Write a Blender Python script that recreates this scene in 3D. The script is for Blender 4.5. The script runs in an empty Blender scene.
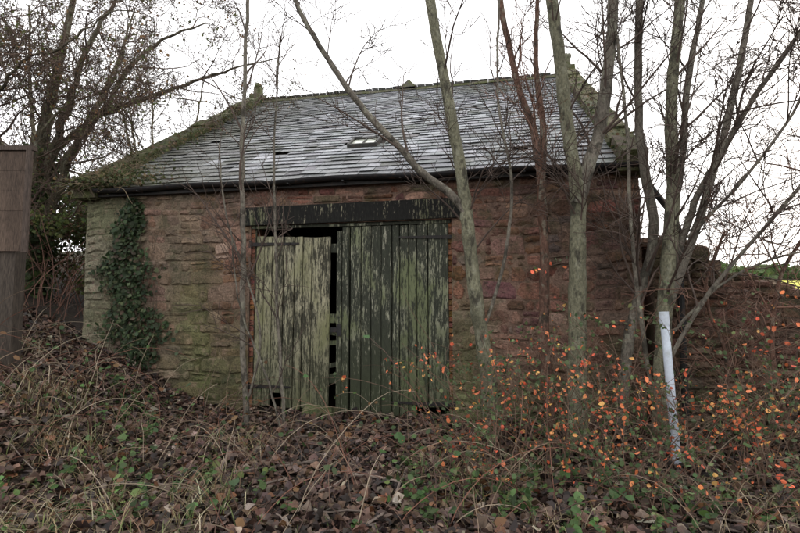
import bpy, math, random
import numpy as np
from mathutils import Vector, Matrix
R = random.Random(7)
NP = np.random.default_rng(5)
scene = bpy.context.scene
scene.view_settings.view_transform = 'Standard'
scene.view_settings.look = 'None'
scene.view_settings.exposure = 0

# ------------------------------------------------------------------ helpers
class MB:
    def __init__(s): s.v=[]; s.f=[]; s.c=[]
    def add(s, vs, fs, col):
        o=len(s.v); s.v.extend(vs)
        s.f.extend([tuple(i+o for i in f) for f in fs])
        if len(col) and isinstance(col[0],(tuple,list)): s.c.extend(col)
        else: s.c.extend([col]*len(vs))
    def obj(s,name,mat,parent=None,smooth=False):
        return mkobj(name,s.v,s.f,s.c,mat,parent,smooth)

def mkobj(name,v,f,c,mat,parent=None,smooth=False):
    me=bpy.data.meshes.new(name)
    if isinstance(v,np.ndarray): v=v.tolist()
    if isinstance(f,np.ndarray): f=f.tolist()
    me.from_pydata(v,[],f)
    a=me.color_attributes.new("Col",'FLOAT_COLOR','POINT')
    arr=np.ones((len(v),4),dtype=np.float32)
    arr[:,:3]=np.array(c,dtype=np.float32)[:,:3]
    a.data.foreach_set("color",arr.ravel())
    if smooth: me.polygons.foreach_set("use_smooth",[True]*len(me.polygons))
    me.materials.append(mat); me.update()
    o=bpy.data.objects.new(name,me); scene.collection.objects.link(o)
    if parent: o.parent=parent
    return o

def clampc(c,k=1.0,j=0.0):
    return tuple(max(0.002,min(1,x*k+R.uniform(-j,j))) for x in c)
def mix(a,b,t): return tuple(a[i]*(1-t)+b[i]*t for i in range(3))
def sstep(a,b,x):
    t=max(0,min(1,(x-a)/(b-a))); return t*t*(3-2*t)

_gr=[(R.uniform(.5,3),R.uniform(.5,3),R.uniform(0,6)) for _ in range(12)]
def vn(x,y,sc=1.0):
    t=0
    for i,(a,b,p) in enumerate(_gr):
        s=1 if i%2 else -1
        t+=math.sin(x*a*sc+s*y*b*sc+p)
    return t/6.0

def vcmat(name,rough=.9,n1=3,a1=.35,n2=40,a2=.35,bs=60,bst=.4,bd=.01,over=None,stretch=None,transl=0,spec=.3):
    m=bpy.data.materials.new(name); m.use_nodes=True
    nt=m.node_tree; N=nt.nodes; L=nt.links
    b=N['Principled BSDF']; b.inputs['Roughness'].default_value=rough
    b.inputs['Specular IOR Level'].default_value=spec
    at=N.new('ShaderNodeAttribute'); at.attribute_name='Col'
    tc=N.new('ShaderNodeTexCoord'); mp=N.new('ShaderNodeMapping')
    L.new(tc.outputs['Object'],mp.inputs[0])
    if stretch: mp.inputs['Scale'].default_value=stretch
    def noise(sc,det=3,ro=.6):
        n=N.new('ShaderNodeTexNoise'); n.inputs['Scale'].default_value=sc
        n.inputs['Detail'].default_value=det; n.inputs['Roughness'].default_value=ro
        L.new(mp.outputs[0],n.inputs['Vector']); return n
    col=at.outputs['Color']
    for sc,am in ((n1,a1),(n2,a2)):
        if am<=0: continue
        n=noise(sc); mr=N.new('ShaderNodeMapRange')
        mr.inputs['From Min'].default_value=.3; mr.inputs['From Max'].default_value=.7
        mr.inputs['To Min'].default_value=1-am; mr.inputs['To Max'].default_value=1+am
        L.new(n.outputs['Fac'],mr.inputs['Value'])
        mx=N.new('ShaderNodeVectorMath'); mx.operation='SCALE'
        L.new(col,mx.inputs[0]); L.new(mr.outputs[0],mx.inputs['Scale']); col=mx.outputs[0]
    for (c,sc,lo,hi,mxa) in (over or []):
        n=noise(sc,5,.65); mr=N.new('ShaderNodeMapRange')
        mr.inputs['From Min'].default_value=lo; mr.inputs['From Max'].default_value=hi
        mr.inputs['To Min'].default_value=0; mr.inputs['To Max'].default_value=mxa
        L.new(n.outputs['Fac'],mr.inputs['Value'])
        mx=N.new('ShaderNodeMix'); mx.data_type='RGBA'
        L.new(mr.outputs[0],mx.inputs[0]); L.new(col,mx.inputs[6]); mx.inputs[7].default_value=(*c,1)
        col=mx.outputs[2]
    L.new(col,b.inputs['Base Color'])
    if bst>0:
        n=noise(bs,4,.7); bp=N.new('ShaderNodeBump'); bp.inputs['Strength'].default_value=bst
        bp.inputs['Distance'].default_value=bd
        L.new(n.outputs['Fac'],bp.inputs['Height']); L.new(bp.outputs[0],b.inputs['Normal'])
    if transl>0:
        tr=N.new('ShaderNodeBsdfTranslucent'); L.new(col,tr.inputs[0])
        ms=N.new('ShaderNodeMixShader'); ms.inputs[0].default_value=transl
        L.new(b.outputs[0],ms.inputs[1]); L.new(tr.outputs[0],ms.inputs[2])
        L.new(ms.outputs[0],N['Material Output'].inputs[0])
    return m

M_stone=vcmat('red_sandstone',.92,2.2,.28,35,.45,38,1,.03,over=[((.36,.25,.195),7,.52,.68,.45),((.05,.06,.025),2.6,.50,.66,.62),((.035,.028,.024),17,.56,.68,.7)])
M_mortar=vcmat('lime_mortar',.95,3,.35,50,.4,50,.9,.03,over=[((.065,.07,.035),2.6,.50,.66,.7)])
M_slate=vcmat('slate',.6,1.3,.25,30,.3,50,.4,.006,over=[((.46,.47,.46),22,.54,.68,.42),((.07,.08,.04),1.9,.52,.70,.75)],spec=.45)
M_moss=vcmat('mossy_coping',.95,3,.3,30,.5,40,.9,.03,over=[((.075,.085,.03),5,.40,.58,.92)])
M_bark=vcmat('bark',.9,4,.35,45,.45,60,1,.025,over=[((.33,.33,.25),11,.53,.64,.55),((.04,.036,.028),8,.52,.62,.85)],stretch=(1,1,.5))
M_bark2=vcmat('twig_bark',.9,3,.3,30,0,60,0,.01)
M_leaf=vcmat('leaves',.6,2,.25,25,0,60,0,.004,transl=.25)
M_litter=vcmat('dead_leaves',.65,1.2,.3,30,.35,60,0,.004,spec=.45)
M_soil=vcmat('soil_and_litter',.95,1.5,.4,25,.6,30,1,.04,over=[((.03,.04,.013),2.2,.5,.7,.6)])
M_field=vcmat('field_crop',.9,.1,.2,2,.2,1,0,.1)
M_iron=vcmat('black_iron',.6,6,.3,40,.3,60,.3,.004,over=[((.09,.045,.025),12,.55,.7,.6)])
M_plastic=vcmat('weathered_pvc',.45,6,.1,40,.08,60,.1,.002,over=[((.25,.27,.2),7,.52,.75,.6)])
M_plain=vcmat('weathered_wood',.85,3,.3,30,.5,50,.6,.01,stretch=(3,3,.4))

def paintmat(name,wood,paint,lo,hi,green,glo,ghi,mould=.6):
    m=bpy.data.materials.new(name); m.use_nodes=True
    nt=m.node_tree; N=nt.nodes; L=nt.links; b=N['Principled BSDF']
    b.inputs['Roughness'].default_value=.8; b.inputs['Specular IOR Level'].default_value=.25
    tc=N.new('ShaderNodeTexCoord')
    at=N.new('ShaderNodeAttribute'); at.attribute_name='Col'
    def noise(scale,stv,det=6,ro=.7,perplank=True):
        mp=N.new('ShaderNodeMapping'); mp.inputs['Scale'].default_value=stv
        if perplank:
            mxo=N.new('ShaderNodeVectorMath'); mxo.operation='MULTIPLY_ADD'
            L.new(at.outputs['Color'],mxo.inputs[0]); mxo.inputs[1].default_value=(7,7,31)
            L.new(tc.outputs['Object'],mxo.inputs[2])
            L.new(mxo.outputs[0],mp.inputs[0])
        else: L.new(tc.outputs['Object'],mp.inputs[0])
        n=N.new('ShaderNodeTexNoise'); n.inputs['Scale'].default_value=scale
        n.inputs['Detail'].default_value=det; n.inputs['Roughness'].default_value=ro
        L.new(mp.outputs[0],n.inputs['Vector']); return n
    def rng(src,a,b_,c=0,d=1):
        mr=N.new('ShaderNodeMapRange'); L.new(src,mr.inputs['Value'])
        mr.inputs['From Min'].default_value=a; mr.inputs['From Max'].default_value=b_
        mr.inputs['To Min'].default_value=c; mr.inputs['To Max'].default_value=d; return mr.outputs[0]
    def mixc(f,a,bc):
        mx=N.new('ShaderNodeMix'); mx.data_type='RGBA'; L.new(f,mx.inputs[0])
        for k,val in ((6,a),(7,bc)):
            if isinstance(val,tuple): mx.inputs[k].default_value=(*val,1)
            else: L.new(val,mx.inputs[k])
        return mx.outputs[2]
    n1=noise(9,(4,4,.45)); n2=noise(34,(2.2,2.2,.5)); n3=noise(1.6,(1,1,.6),4,.6,False); n4=noise(70,(1,1,.2))
    add=N.new('ShaderNodeMath'); add.operation='MULTIPLY_ADD'; L.new(n2.outputs['Fac'],add.inputs[0]); add.inputs[1].default_value=.6
    L.new(n1.outputs['Fac'],add.inputs[2])
    add2=N.new('ShaderNodeMath'); add2.operation='MULTIPLY_ADD'; L.new(n3.outputs['Fac'],add2.inputs[0]); add2.inputs[1].default_value=.8
    L.new(add.outputs[0],add2.inputs[2])
    f=rng(add2.outputs[0],lo+.15,hi+.15)
    w=mixc(rng(n4.outputs['Fac'],.3,.7),clampc(wood,.5),clampc(wood,1.5))
    g=mixc(rng(n3.outputs['Fac'],glo,ghi),paint,green)
    c=mixc(f,w,g)
    c=mixc(rng(n4.outputs['Fac'],.5,.75,0,.5),c,(.03,.032,.022))
    sx=N.new('ShaderNodeSeparateXYZ'); L.new(tc.outputs['Object'],sx.inputs[0])
    zz=N.new('ShaderNodeMath'); zz.operation='MULTIPLY_ADD'; L.new(n1.outputs['Fac'],zz.inputs[0]); zz.inputs[1].default_value=-2.2; L.new(sx.outputs['Z'],zz.inputs[2])
    c=mixc(rng(zz.outputs[0],.3,-1.0,0,mould),c,(.045,.055,.025))
    L.new(c,b.inputs['Base Color'])
    bp=N.new('ShaderNodeBump'); bp.inputs['Strength'].default_value=.6; bp.inputs['Distance'].default_value=.006
    ad=N.new('ShaderNodeMath'); ad.operation='ADD'; L.new(f,ad.inputs[0]); L.new(n4.outputs['Fac'],ad.inputs[1])
    L.new(ad.outputs[0],bp.inputs['Height']); L.new(bp.outputs[0],b.inputs['Normal'])
    return m
M_doorL=paintmat('peeling_paint_green',(.045,.043,.030),(.46,.43,.30),.95,1.12,(.22,.22,.115),.42,.62)
M_doorR=paintmat('peeling_paint_dark',(.038,.042,.030),(.42,.41,.32),1.06,1.15,(.15,.17,.09),.42,.60)
M_lint=paintmat('peeling_paint_lintel',(.009,.009,.008),(.40,.37,.26),1.15,1.22,(.07,.085,.035),.5,.65,0)

# ------------------------------------------------------------------ terrain
def gz(x,y):
    z=0
    if x<-2.3: 
        t=-x-2.3
        z+=.36*t*sstep(0,1.8,t) if t<9 else .36*9
    z+=.035*vn(x,y,1.0)+.02*vn(x,y,3.1)
    if y>16: z+= min((y-16)*.085,9)+ max(0,(min(y,160)-60)*.02)
    z+= -.12*sstep(2,5,x)*sstep(6.5,4,y)
    return z
xs=np.unique(np.concatenate([np.linspace(-9,8,120),np.linspace(-40,-9,20),np.linspace(8,40,20),np.linspace(-400,-40,12),np.linspace(40,400,12)]))
ys=np.unique(np.concatenate([np.linspace(-2,10,90),np.linspace(10,60,30),np.linspace(60,500,14),np.linspace(-100,-2,8)]))
vs=[];cs=[]
for y in ys:
    for x in xs:
        vs.append((x,y,gz(x,y)))
        d=sstep(14,30,y)
        cs.append(mix((.04,.028,.02),(.13,.19,.05),d))
nx=len(xs)
fs=[(j*nx+i,j*nx+i+1,(j+1)*nx+i+1,(j+1)*nx+i) for j in range(len(ys)-1) for i in range(nx-1)]
mkobj('ground',vs,fs,cs,M_soil,smooth=True)
vs=[];fs=[];cs=[]
fx=np.linspace(10,150,40); fy=np.linspace(30,62,12)
for y in fy:
    for x in fx:
        vs.append((x,y,gz(x,y)+.25+.05*vn(x,y))); cs.append((.50,.48,.07) if y>42 else (.26,.36,.08))
n=len(fx)
fs=[(j*n+i,j*n+i+1,(j+1)*n+i+1,(j+1)*n+i) for j in range(len(fy)-1) for i in range(n-1)]
mkobj('field',vs,fs,cs,M_field,smooth=True)

# ------------------------------------------------------------------ leaves
def leafmesh(C,Nrm,Sz,Col,aspect=.55,curl=.25,rng=NP):
    n=len(C); C=np.asarray(C,float); Nrm=np.asarray(Nrm,float)
    Nrm/=np.linalg.norm(Nrm,axis=1)[:,None]+1e-9
    r=rng.normal(size=(n,3)); U=np.cross(Nrm,r); U/=np.linalg.norm(U,axis=1)[:,None]+1e-9
    W=np.cross(Nrm,U)
    Sz=np.asarray(Sz)[:,None]
    cu=(rng.uniform(-1,1.6,size=(n,1))*curl)
    as_=aspect*rng.uniform(.75,1.25,size=(n,1))
    pts=[(-.5,0,0),(-.22,.42,.6),(.18,.38,.55),(.5,0,-.25),(.18,-.38,.55),(-.22,-.42,.6)]
    V=np.zeros((n,6,3))
    for k,(u,w,h) in enumerate(pts):
        jit=rng.uniform(.8,1.2,size=(n,1))
        V[:,k]=C+U*Sz*u*jit+W*Sz*w*as_*2*jit*.9+Nrm*Sz*h*cu
    F=np.arange(n)[:,None]*6
    F1=F+np.array([[0,1,2,3]]); F2=F+np.array([[0,3,4,5]])
    F=np.concatenate([F1,F2])
    Cc=np.repeat(np.asarray(Col),6,axis=0)
    return V.reshape(-1,3),F,Cc
def pal(n,cols,w,j=.25):
    w=np.array(w,float); w/=w.sum()
    idx=NP.choice(len(cols),size=n,p=w)
    c=np.array(cols)[idx]*NP.uniform(1-j,1+j,size=(n,1))
    return np.clip(c*NP.uniform(.9,1.1,size=(n,3)),0.003,1)

# ------------------------------------------------------------------ barn
ANG=math.radians(-11.5)
barn=bpy.data.objects.new('stone_barn',None); scene.collection.objects.link(barn)
BL=(-5.06,7.85,0)
barn.location=BL; barn.rotation_euler=(0,0,ANG)
BM=Matrix.Translation(BL)@Matrix.Rotation(ANG,4,'Z')
def B2W(s,t,z): 
    v=BM@Vector((s,t,z)); return (v.x,v.y,v.z)
SL=8.30; EH=3.43; T=5.4; RH=7.03
O0,O1,OZ,LT=2.88,5.89,2.72,3.02
DX=.09

def box(mb,x0,x1,y0,y1,z0,z1,col,j=0):
    v=[(x,y,z) for z in (z0,z1) for y in (y0,y1) for x in (x0,x1)]
    if j: v=[tuple(c+R.uniform(-j,j) for c in p) for p in v]
    mb.add(v,[(0,2,3,1),(4,5,7,6),(0,1,5,4),(2,6,7,3),(0,4,6,2),(1,3,7,5)],col)

def stone(mb,a0,a1,z0,z1,proud,mp,col):
    g=R.uniform(.006,.014)
    a0+=g;a1-=g;z0+=g*.8;z1-=g*.8
    w=a1-a0;h=z1-z0
    if w<.03 or h<.02: return
    j=min(w,h)*.18
    cut=[R.uniform(0,.32)*h for _ in range(4)]
    cw=[min(w*.3,c*R.uniform(.6,1.6)) for c in cut]
    base=[(a0+cw[0],z0),(a0+w*R.uniform(.4,.6),z0),(a1-cw[1],z0),(a1,z0+cut[1]),(a1,z0+h*.55),(a1-cw[2],z1-cut[2]*.4),(a1-w*R.uniform(.3,.6),z1),(a0+cw[3],z1-cut[3]*.4),(a0,z0+h*.55),(a0,z0+cut[0])]
    n=len(base)
    base=[(a+R.uniform(-j,j)*.5,z+R.uniform(-j,j)*.45) for a,z in base]
    ca=(a0+a1)/2;cz=(z0+z1)/2
    rc=min(.026,.3*min(w,h))
    front=[]
    for (a,z) in base:
        da=ca-a;dz=cz-z;l=math.hypot(da,dz)+1e-6
        front.append((a+da/l*rc,z+dz/l*rc))
    tilt=R.uniform(-.016,.016); tilt2=R.uniform(-.016,.016)
    vs=[mp(a,z,-.03) for a,z in base]+[mp(a,z,proud*.35) for a,z in base]
    vs+=[mp(a,z,proud+tilt*(a-ca)/w*2+tilt2*(z-cz)/h*2+R.uniform(-.004,.004)) for a,z in front]
    vs.append(mp(ca,cz,proud+R.uniform(0,.010)))
    fs=[]
    for r in (0,n):
        for i in range(n):
            i2=(i+1)%n
            fs.append((r+i,r+i2,r+n+i2,r+n+i))
    for i in range(n): fs.append((2*n+i,2*n+(i+1)%n,3*n))
    mb.add(vs,fs,col)

REDS=[(.26,.12,.085),(.30,.155,.112),(.19,.09,.066),(.33,.19,.14),(.23,.135,.10),(.15,.082,.066),(.30,.20,.15),(.22,.098,.066),(.28,.165,.122),(.21,.155,.115),(.27,.13,.095)]
def stain_and_tint(s,z):
    out=[]
    out.append(((.34,.23,.175),.32*sstep(.1,.8,vn(s*.9+4,z*1.4+2))))
    out.append(((.07,.055,.045),.45*sstep(.05,.6,vn(s*1.1,z*1.1))))
    out.append(((.20,.18,.12),.55*math.exp(-((s-1.65)/.55)**2)))
    w=math.exp(-((s-2.05-.12*math.sin(z*3))/.34)**2)*sstep(3.0,1.0,z)
    out.append(((.13,.135,.055),.88*w))
    out.append(((.27,.26,.18),.82*sstep(1.25,.35,s)))
    out.append(((.10,.115,.05),.6*sstep(1.4,.5,s)*sstep(0,.6,vn(s*2,z*1.5+5))))
    out.append(((.07,.095,.035),.75*sstep(1.1,.1,z)*(.6+.4*vn(s*2,z*2))))
    out.append(((.10,.11,.05),.75*math.exp(-((s-2.72)/.2)**2)*sstep(2.2,.6,z)))
    out.append(((.10,.125,.05),.7*math.exp(-((s-6.1)/.26)**2)*sstep(2.6,.6,z)))
    out.append(((.06,.055,.045),.5*sstep(EH-.35,EH,z)))  # wall colour darkens towards the eaves
    return out
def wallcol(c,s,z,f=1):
    for (k,a) in stain_and_tint(s,z): c=mix(c,k,max(0,min(1,a*f)))
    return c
def panel(mb,zs,inter,mp,colf,proud=(.004,.032),wr=(.14,.5)):
    for (z0,z1) in zs:
        h=z1-z0
        for (A,B) in inter(z0,z1):
            a=A
            while a<B-.02:
                w=R.uniform(*wr)*(.6+h*2.2)
                if R.random()<.22: w*=.5
                if a+w>B-.12: w=B-a
                c=clampc(R.choice(REDS),R.uniform(.6,1.25),.012)
                c=colf(c,a+w/2,(z0+z1)/2)
                if h>.13 and R.random()<.36:
                    zm=z0+h*R.uniform(.3,.7)
                    stone(mb,a,a+w,z0,zm,R.uniform(*proud),mp,c)
                    stone(mb,a,a+w,zm,z1,R.uniform(*proud),mp,clampc(c,R.uniform(.7,1.3)))
                else: stone(mb,a,a+w,z0,z1,R.uniform(*proud),mp,c)
                a+=w
def courses(z0,z1,lo=.10,hi=.26):
    out=[];z=z0
    while z<z1-1e-4:
        h=R.uniform(lo,hi)
        if z+h>z1-.07: h=z1-z
        out.append((z,z+h)); z+=h
    return out
mb=MB()
def mgrid(mb,a0,a1,z0,z1,mp,colf,st=.10):
    na=max(1,int((a1-a0)/st)); nz=max(1,int((z1-z0)/st))
    vs=[];cs=[]
    for j in range(nz+1):
        for i in range(na+1):
            a=a0+(a1-a0)*i/na; z=z0+(z1-z0)*j/nz
            vs.append(mp(a,z,R.uniform(-.006,.012))); cs.append(colf(clampc((.25,.16,.12),R.uniform(.7,1.15)),a,z))
    fs=[(j*(na+1)+i,j*(na+1)+i+1,(j+1)*(na+1)+i+1,(j+1)*(na+1)+i) for j in range(nz) for i in range(na)]
    mb.add(vs,fs,cs)
def warp(a,z):
    f=sstep(0,.35,a)*sstep(SL,SL-.35,a)
    if z<LT+.02: f*=max(sstep(O0-.05,O0-.45,a),sstep(O1+.1,O1+.5,a))*1.0
    fz=sstep(EH-.03,EH-.3,z)*(.25+.75*sstep(.0,.2,abs(z-2.87)))
    return .06*vn(a*1.0,z*.9)*f*fz
def frontw(a,z,d):
    w=warp(a,z); return (a+.025*vn(a*2+3,z*2+1)*(1 if w else 0),-d-.02*max(-1,vn(a*.6,z*.8)),z+w)
def frontm(a,z,d): return (a,-d-.02*max(-1,vn(a*.6,z*.8)),z)
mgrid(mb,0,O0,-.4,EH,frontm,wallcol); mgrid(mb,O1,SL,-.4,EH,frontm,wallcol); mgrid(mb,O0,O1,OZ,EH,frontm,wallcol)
dk=(.10,.07,.055)
box(mb,.01,O0-.01,.04,.5,-.4,EH-.02,dk); box(mb,O1+.01,SL-.01,.04,.5,-.4,EH-.02,dk); box(mb,O0-.01,O1+.01,.04,.5,OZ+.02,EH-.02,dk)
box(mb,.01,SL-.01,2*T-.5,2*T,-.4,EH-.02,dk)
for x0,x1 in ((.005,.45),(SL-.45,SL-.005)):
    pr=[(.5,-.4),(2*T-.5,-.4),(2*T-.5,EH),(T,RH-.1-.0),(.5,EH+.2)]
    v=[(x0,y,z) for y,z in pr]+[(x1,y,z) for y,z in pr]
    fs=[tuple(range(5)),tuple(range(9,4,-1))]+[(i,(i+1)%5,5+(i+1)%5,5+i) for i in range(5)]
    mb.add(v,fs,clampc((.22,.16,.13)))
mb.obj('wall_mortar',M_mortar,barn)
mb=MB()
def infront(z0,z1):
    zm=(z0+z1)/2
    if zm<OZ: return [(0,O0),(O1,SL)]
    if zm<LT: return [(0,2.72),(6.05,SL)]
    return [(0,SL)]
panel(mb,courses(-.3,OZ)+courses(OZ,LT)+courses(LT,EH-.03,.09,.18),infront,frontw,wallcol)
def ingab(z0,z1):
    z=(z1)
    if z<EH: return [(0,2*T)]
    k=(z-EH)/(RH-EH)*T
    return [(k+.1,2*T-k-.1)] if 2*T-2*k>.4 else []
zc=courses(-.3,RH-.2,.12,.24)
panel(mb,zc,ingab,lambda a,z,d:(-d,a,z),lambda c,s,z:mix(c,(.18,.17,.12),.3),wr=(.25,.6))
panel(mb,zc,ingab,lambda a,z,d:(SL+d,a,z),lambda c,s,z:c,wr=(.25,.6))
for side,x in ((1,O0),(-1,O1)):
    z=0
    while z<OZ-.08:
        xx0,xx1=(x-.03,x+.05) if side==1 else (x-.05,x+.03)
        box(mb,xx0,xx1,.045,.40,z+.004,z+.07,clampc((.29,.13,.07),R.uniform(.5,1.15),.02),.003); z+=.077
mb.obj('wall_stones',M_stone,barn,False)

mb=MB()
mb.add([(2.72,-.045,OZ+.0),(6.05,-.06,OZ+.015),(6.05,-.06,LT-.01),(2.72,-.045,LT-.03),(2.72,.3,OZ),(6.05,.3,OZ+.015),(6.05,.3,LT-.01),(2.72,.3,LT-.03)],
 [(0,1,2,3),(0,4,5,1),(3,2,6,7),(0,3,7,4),(1,5,6,2)],(.3,.6,.2))
mb.obj('lintel',M_lint,barn)

def planks(mb,edges,z0f,z1f,y,th,rot=0,ox=0):
    for i in range(len(edges)-1):
        gp=R.choice([.002,.003,.004,.007])
        a,b=edges[i]+gp,edges[i+1]-gp
        z0=z0f(i);z1=z1f(i); yy=y+R.uniform(-.006,.006)
        c=(R.random(),R.random(),R.random())
        nz=6; vs=[]
        jit=[R.uniform(-.002,.002) for _ in range(nz+1)]
        for k in range(nz+1):
            z=z0+(z1-z0)*k/nz; sh=rot*(z-z0)+jit[k]
            for (xx,yo) in ((a,0),(a+.006,-th*.5),(b-.006,-th*.5),(b,0),(b,th*.5),(a,th*.5)):
                vs.append((xx+sh,yy+yo,z+(R.uniform(-.008,.008) if k in (0,nz) else 0)))
        fs=[]
        for k in range(nz):
            for q in range(6): fs.append((k*6+q,k*6+(q+1)%6,(k+1)*6+(q+1)%6,(k+1)*6+q))
        fs.append(tuple(range(5,-1,-1))); fs.append(tuple(nz*6+q for q in range(6)))
        mb.add(vs,fs,c)
parts=[]
mb=MB()
e=[2.85]
while e[-1]<3.85: e.append(e[-1]+R.uniform(.13,.19))
e[-1]=4.02
planks(mb,e,lambda i:.03+R.uniform(0,.05)+(.2 if i in(2,) else 0),lambda i:2.56-.006*i,.06,.03,rot=.006)
parts.append(mb.obj('left_door',M_doorL,barn))
mb=MB()
e=[4.34]
while e[-1]<5.6: e.append(e[-1]+R.uniform(.11,.17))
e[-1]=5.76
planks(mb,e,lambda i:-.03+R.uniform(0,.03)+(.16 if i in(7,8) else 0),lambda i:2.665,.05,.035,rot=-.002)
parts.append(mb.obj('right_door',M_doorR,barn))
mb=MB()
planks(mb,[4.13,4.215,4.325],lambda i:.02,lambda i:2.60+i*.06,.045,.05)
planks(mb,[2.795,2.85],lambda i:.0,lambda i:2.68,.08,.04)
for z in (.42,1.28,2.3):
    box(mb,2.86,4.2,.09,.13,z,z+.13,(.2,.5,.7))
    box(mb,4.34,5.75,.09,.13,z,z+.13,(.2,.1,.7))
box(mb,2.8,5.78,.02,.10,2.675,2.715,(.5,.5,.1))
for z,a in ((.95,.03),(1.12,-.05),(.62,.06)):
    v=[(3.95,.10,z),(4.25,.10,z+a),(4.25,.10,z+a+.06),(3.95,.10,z+.07),(3.95,.12,z),(4.25,.12,z+a),(4.25,.12,z+a+.06),(3.95,.12,z+.07)]
    mb.add(v,[(0,1,2,3),(3,2,6,7),(0,4,5,1),(0,3,7,4),(1,5,6,2)],(.9,.3,.5))
parts.append(mb.obj('door_frame',M_doorR,barn))
mb=MB()
def strap(x0,x1,z,dy,y):
    v=[];n=10
    d=1 if x1>x0 else -1
    for k in range(n+1):
        x=x0+(x1-x0)*k/n; h=.028*(1-.55*k/n); zz=z+dy*k/n
        for yo in (0,.012): 
            v+= [(x,y-yo,zz-h),(x,y-yo,zz+h)]
    fs=[]
    for k in range(n):
        a=k*4;b=a+4
        fs+=[(a+2,b+2,b+3,a+3),(a,a+2,b+2,b) ,(a+1,b+1,b+3,a+3)]
    fs+=[(0,1,3,2),(n*4,n*4+1,n*4+3,n*4+2)]
    mb.add(v,fs,(.02,.018,.017))
    for k in (2,5,8):
        x=x0+(x1-x0)*k/n; box(mb,x-.012,x+.012,y-.022,y-.012,z+dy*k/n-.012,z+dy*k/n+.012,(.03,.025,.02))
    box(mb,x0-.02*d-.02,x0-.02*d+.02,y-.03,y+.01,z-.05,z+.05,(.02,.018,.017))
strap(2.80,3.55,2.44,0,.038); strap(2.80,3.45,.35,.0,.038)
strap(5.80,5.05,2.48,.01,.028); strap(5.80,4.95,.20,.0,.028)
box(mb,4.06,4.2,.005,.02,1.15,1.22,(.02,.02,.02)); box(mb,4.16,4.22,-.01,.02,1.1,1.27,(.02,.02,.02))
parts.append(mb.obj('door_ironwork',M_iron,barn))
for p in parts: p.location.x=DX
mb=MB(); 
for a,b in ((2.8,3.6),(3.62,4.6),(4.62,5.3),(5.32,6.0)):
    box(mb,a,b,-.12,.4,-.3,.0+R.uniform(-.02,.02),(.11,.12,.07),.012)
box(mb,3.85,4.3,-.3,-.1,-.2,.14,(.10,.12,.05),.03)
mb.obj('threshold_stones',M_stone,barn)

SLP=math.atan2(RH-EH,T); LS=math.hypot(T,RH-EH)
def roofpt(s,w,h,back=False):
    t=w*math.cos(SLP)-h*math.sin(SLP); z=EH+w*math.sin(SLP)+h*math.cos(SLP)
    z-= .05*math.sin(math.pi*s/SL)*math.sin(math.pi*max(0,min(1,w/LS)))+.012*vn(s*.8,w*.7)
    if back: t=2*T-t
    return (s,t,z)
mb=MB()
for back in (False,True):
    v=[roofpt(s,w,h,back) for w,h in ((-.16,-.05),(LS,-.05),(LS,-.12),(-.16,-.12)) for s in (.02,SL-.02)]
    mb.add(v,[(0,1,3,2),(4,5,7,6),(0,1,7,6),(0,2,4,6),(1,3,5,7)],(.05,.045,.04))
mb.obj('roof_boards',M_plain,barn)
mb=MB()
SKs,SKw=(4.27),(1.6)
for back in (False,True):
    w=-.2; row=0
    while w<LS-.05:
        ex=.205-.07*(w/LS)
        wd=.27-.07*(w/LS)
        s=.12+(R.uniform(-.08,.0) if row%2 else R.uniform(.05,.12))-.15
        rowj=R.uniform(-.006,.006)
        while s<SL-.1:
            ww=wd*R.uniform(.7,1.25)
            s1=min(s+ww,SL-.05); s0=max(s,.05)
            if s1-s0>.04:
                r=R.random()
                inhole=(not back) and abs((s0+s1)/2-SKs)<.27 and SKw-.3<w<SKw+.18
                if not inhole and (back or r>.002):
                    k=R.choice([.45,.7,.85,1,1,1.1,1.25,1.5])*R.uniform(.85,1.12)
                    edge=sstep(3.2,.2,s)*.65
                    base=(.255,.265,.282)
                    c=clampc(base,k,.008)
                    c=mix(c,(.09,.09,.06),min(.85,edge+ .35*sstep(.1,.8,vn(s,w,.8))+.3*sstep(.9,0,w)*sstep(-.2,.5,vn(s*2,1))))
                    dw=R.uniform(-.014,.014)+rowj+(R.choice([-.05,-.04,.02]) if R.random()<.03 else 0)
                    sk=R.uniform(-.008,.008); lift=.026+R.uniform(0,.012)
                    g=.004
                    cc=[(s0+g,w+dw+sk),(s1-g,w+dw-sk),(s1-g,w+dw+ex+.06),(s0+g,w+dw+ex+.06)]
                    hh=[lift,lift+R.uniform(-.005,.005),.008,.008]
                    top_=[roofpt(a,b,h,back) for (a,b),h in zip(cc,hh)]
                    bot=[roofpt(a,b,h-.009,back) for (a,b),h in zip(cc,hh)]
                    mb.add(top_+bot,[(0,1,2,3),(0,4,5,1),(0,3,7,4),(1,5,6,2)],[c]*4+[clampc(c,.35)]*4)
            s+=ww
        w+=ex; row+=1
mb.obj('roof_slates',M_slate,barn)
mb=MB(); s=.1
while s<SL-.1:
    l=min(R.uniform(.4,.5),SL-.1-s); zc_=RH-.0+R.uniform(-.01,.01)
    v=[]
    for x in (s+.004,s+l-.004):
        v+=[(x,T-.17,zc_-.07),(x,T-.16,zc_-.045),(x,T-.03,zc_+.065),(x,T+.03,zc_+.065),(x,T+.16,zc_-.045),(x,T+.17,zc_-.07)]
    mb.add(v,[(i,i+1,i+7,i+6) for i in range(5)]+[(0,1,2,3,4,5),(11,10,9,8,7,6)],clampc((.13,.12,.095),R.uniform(.8,1.2)))
    s+=l
x=4.3
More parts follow.
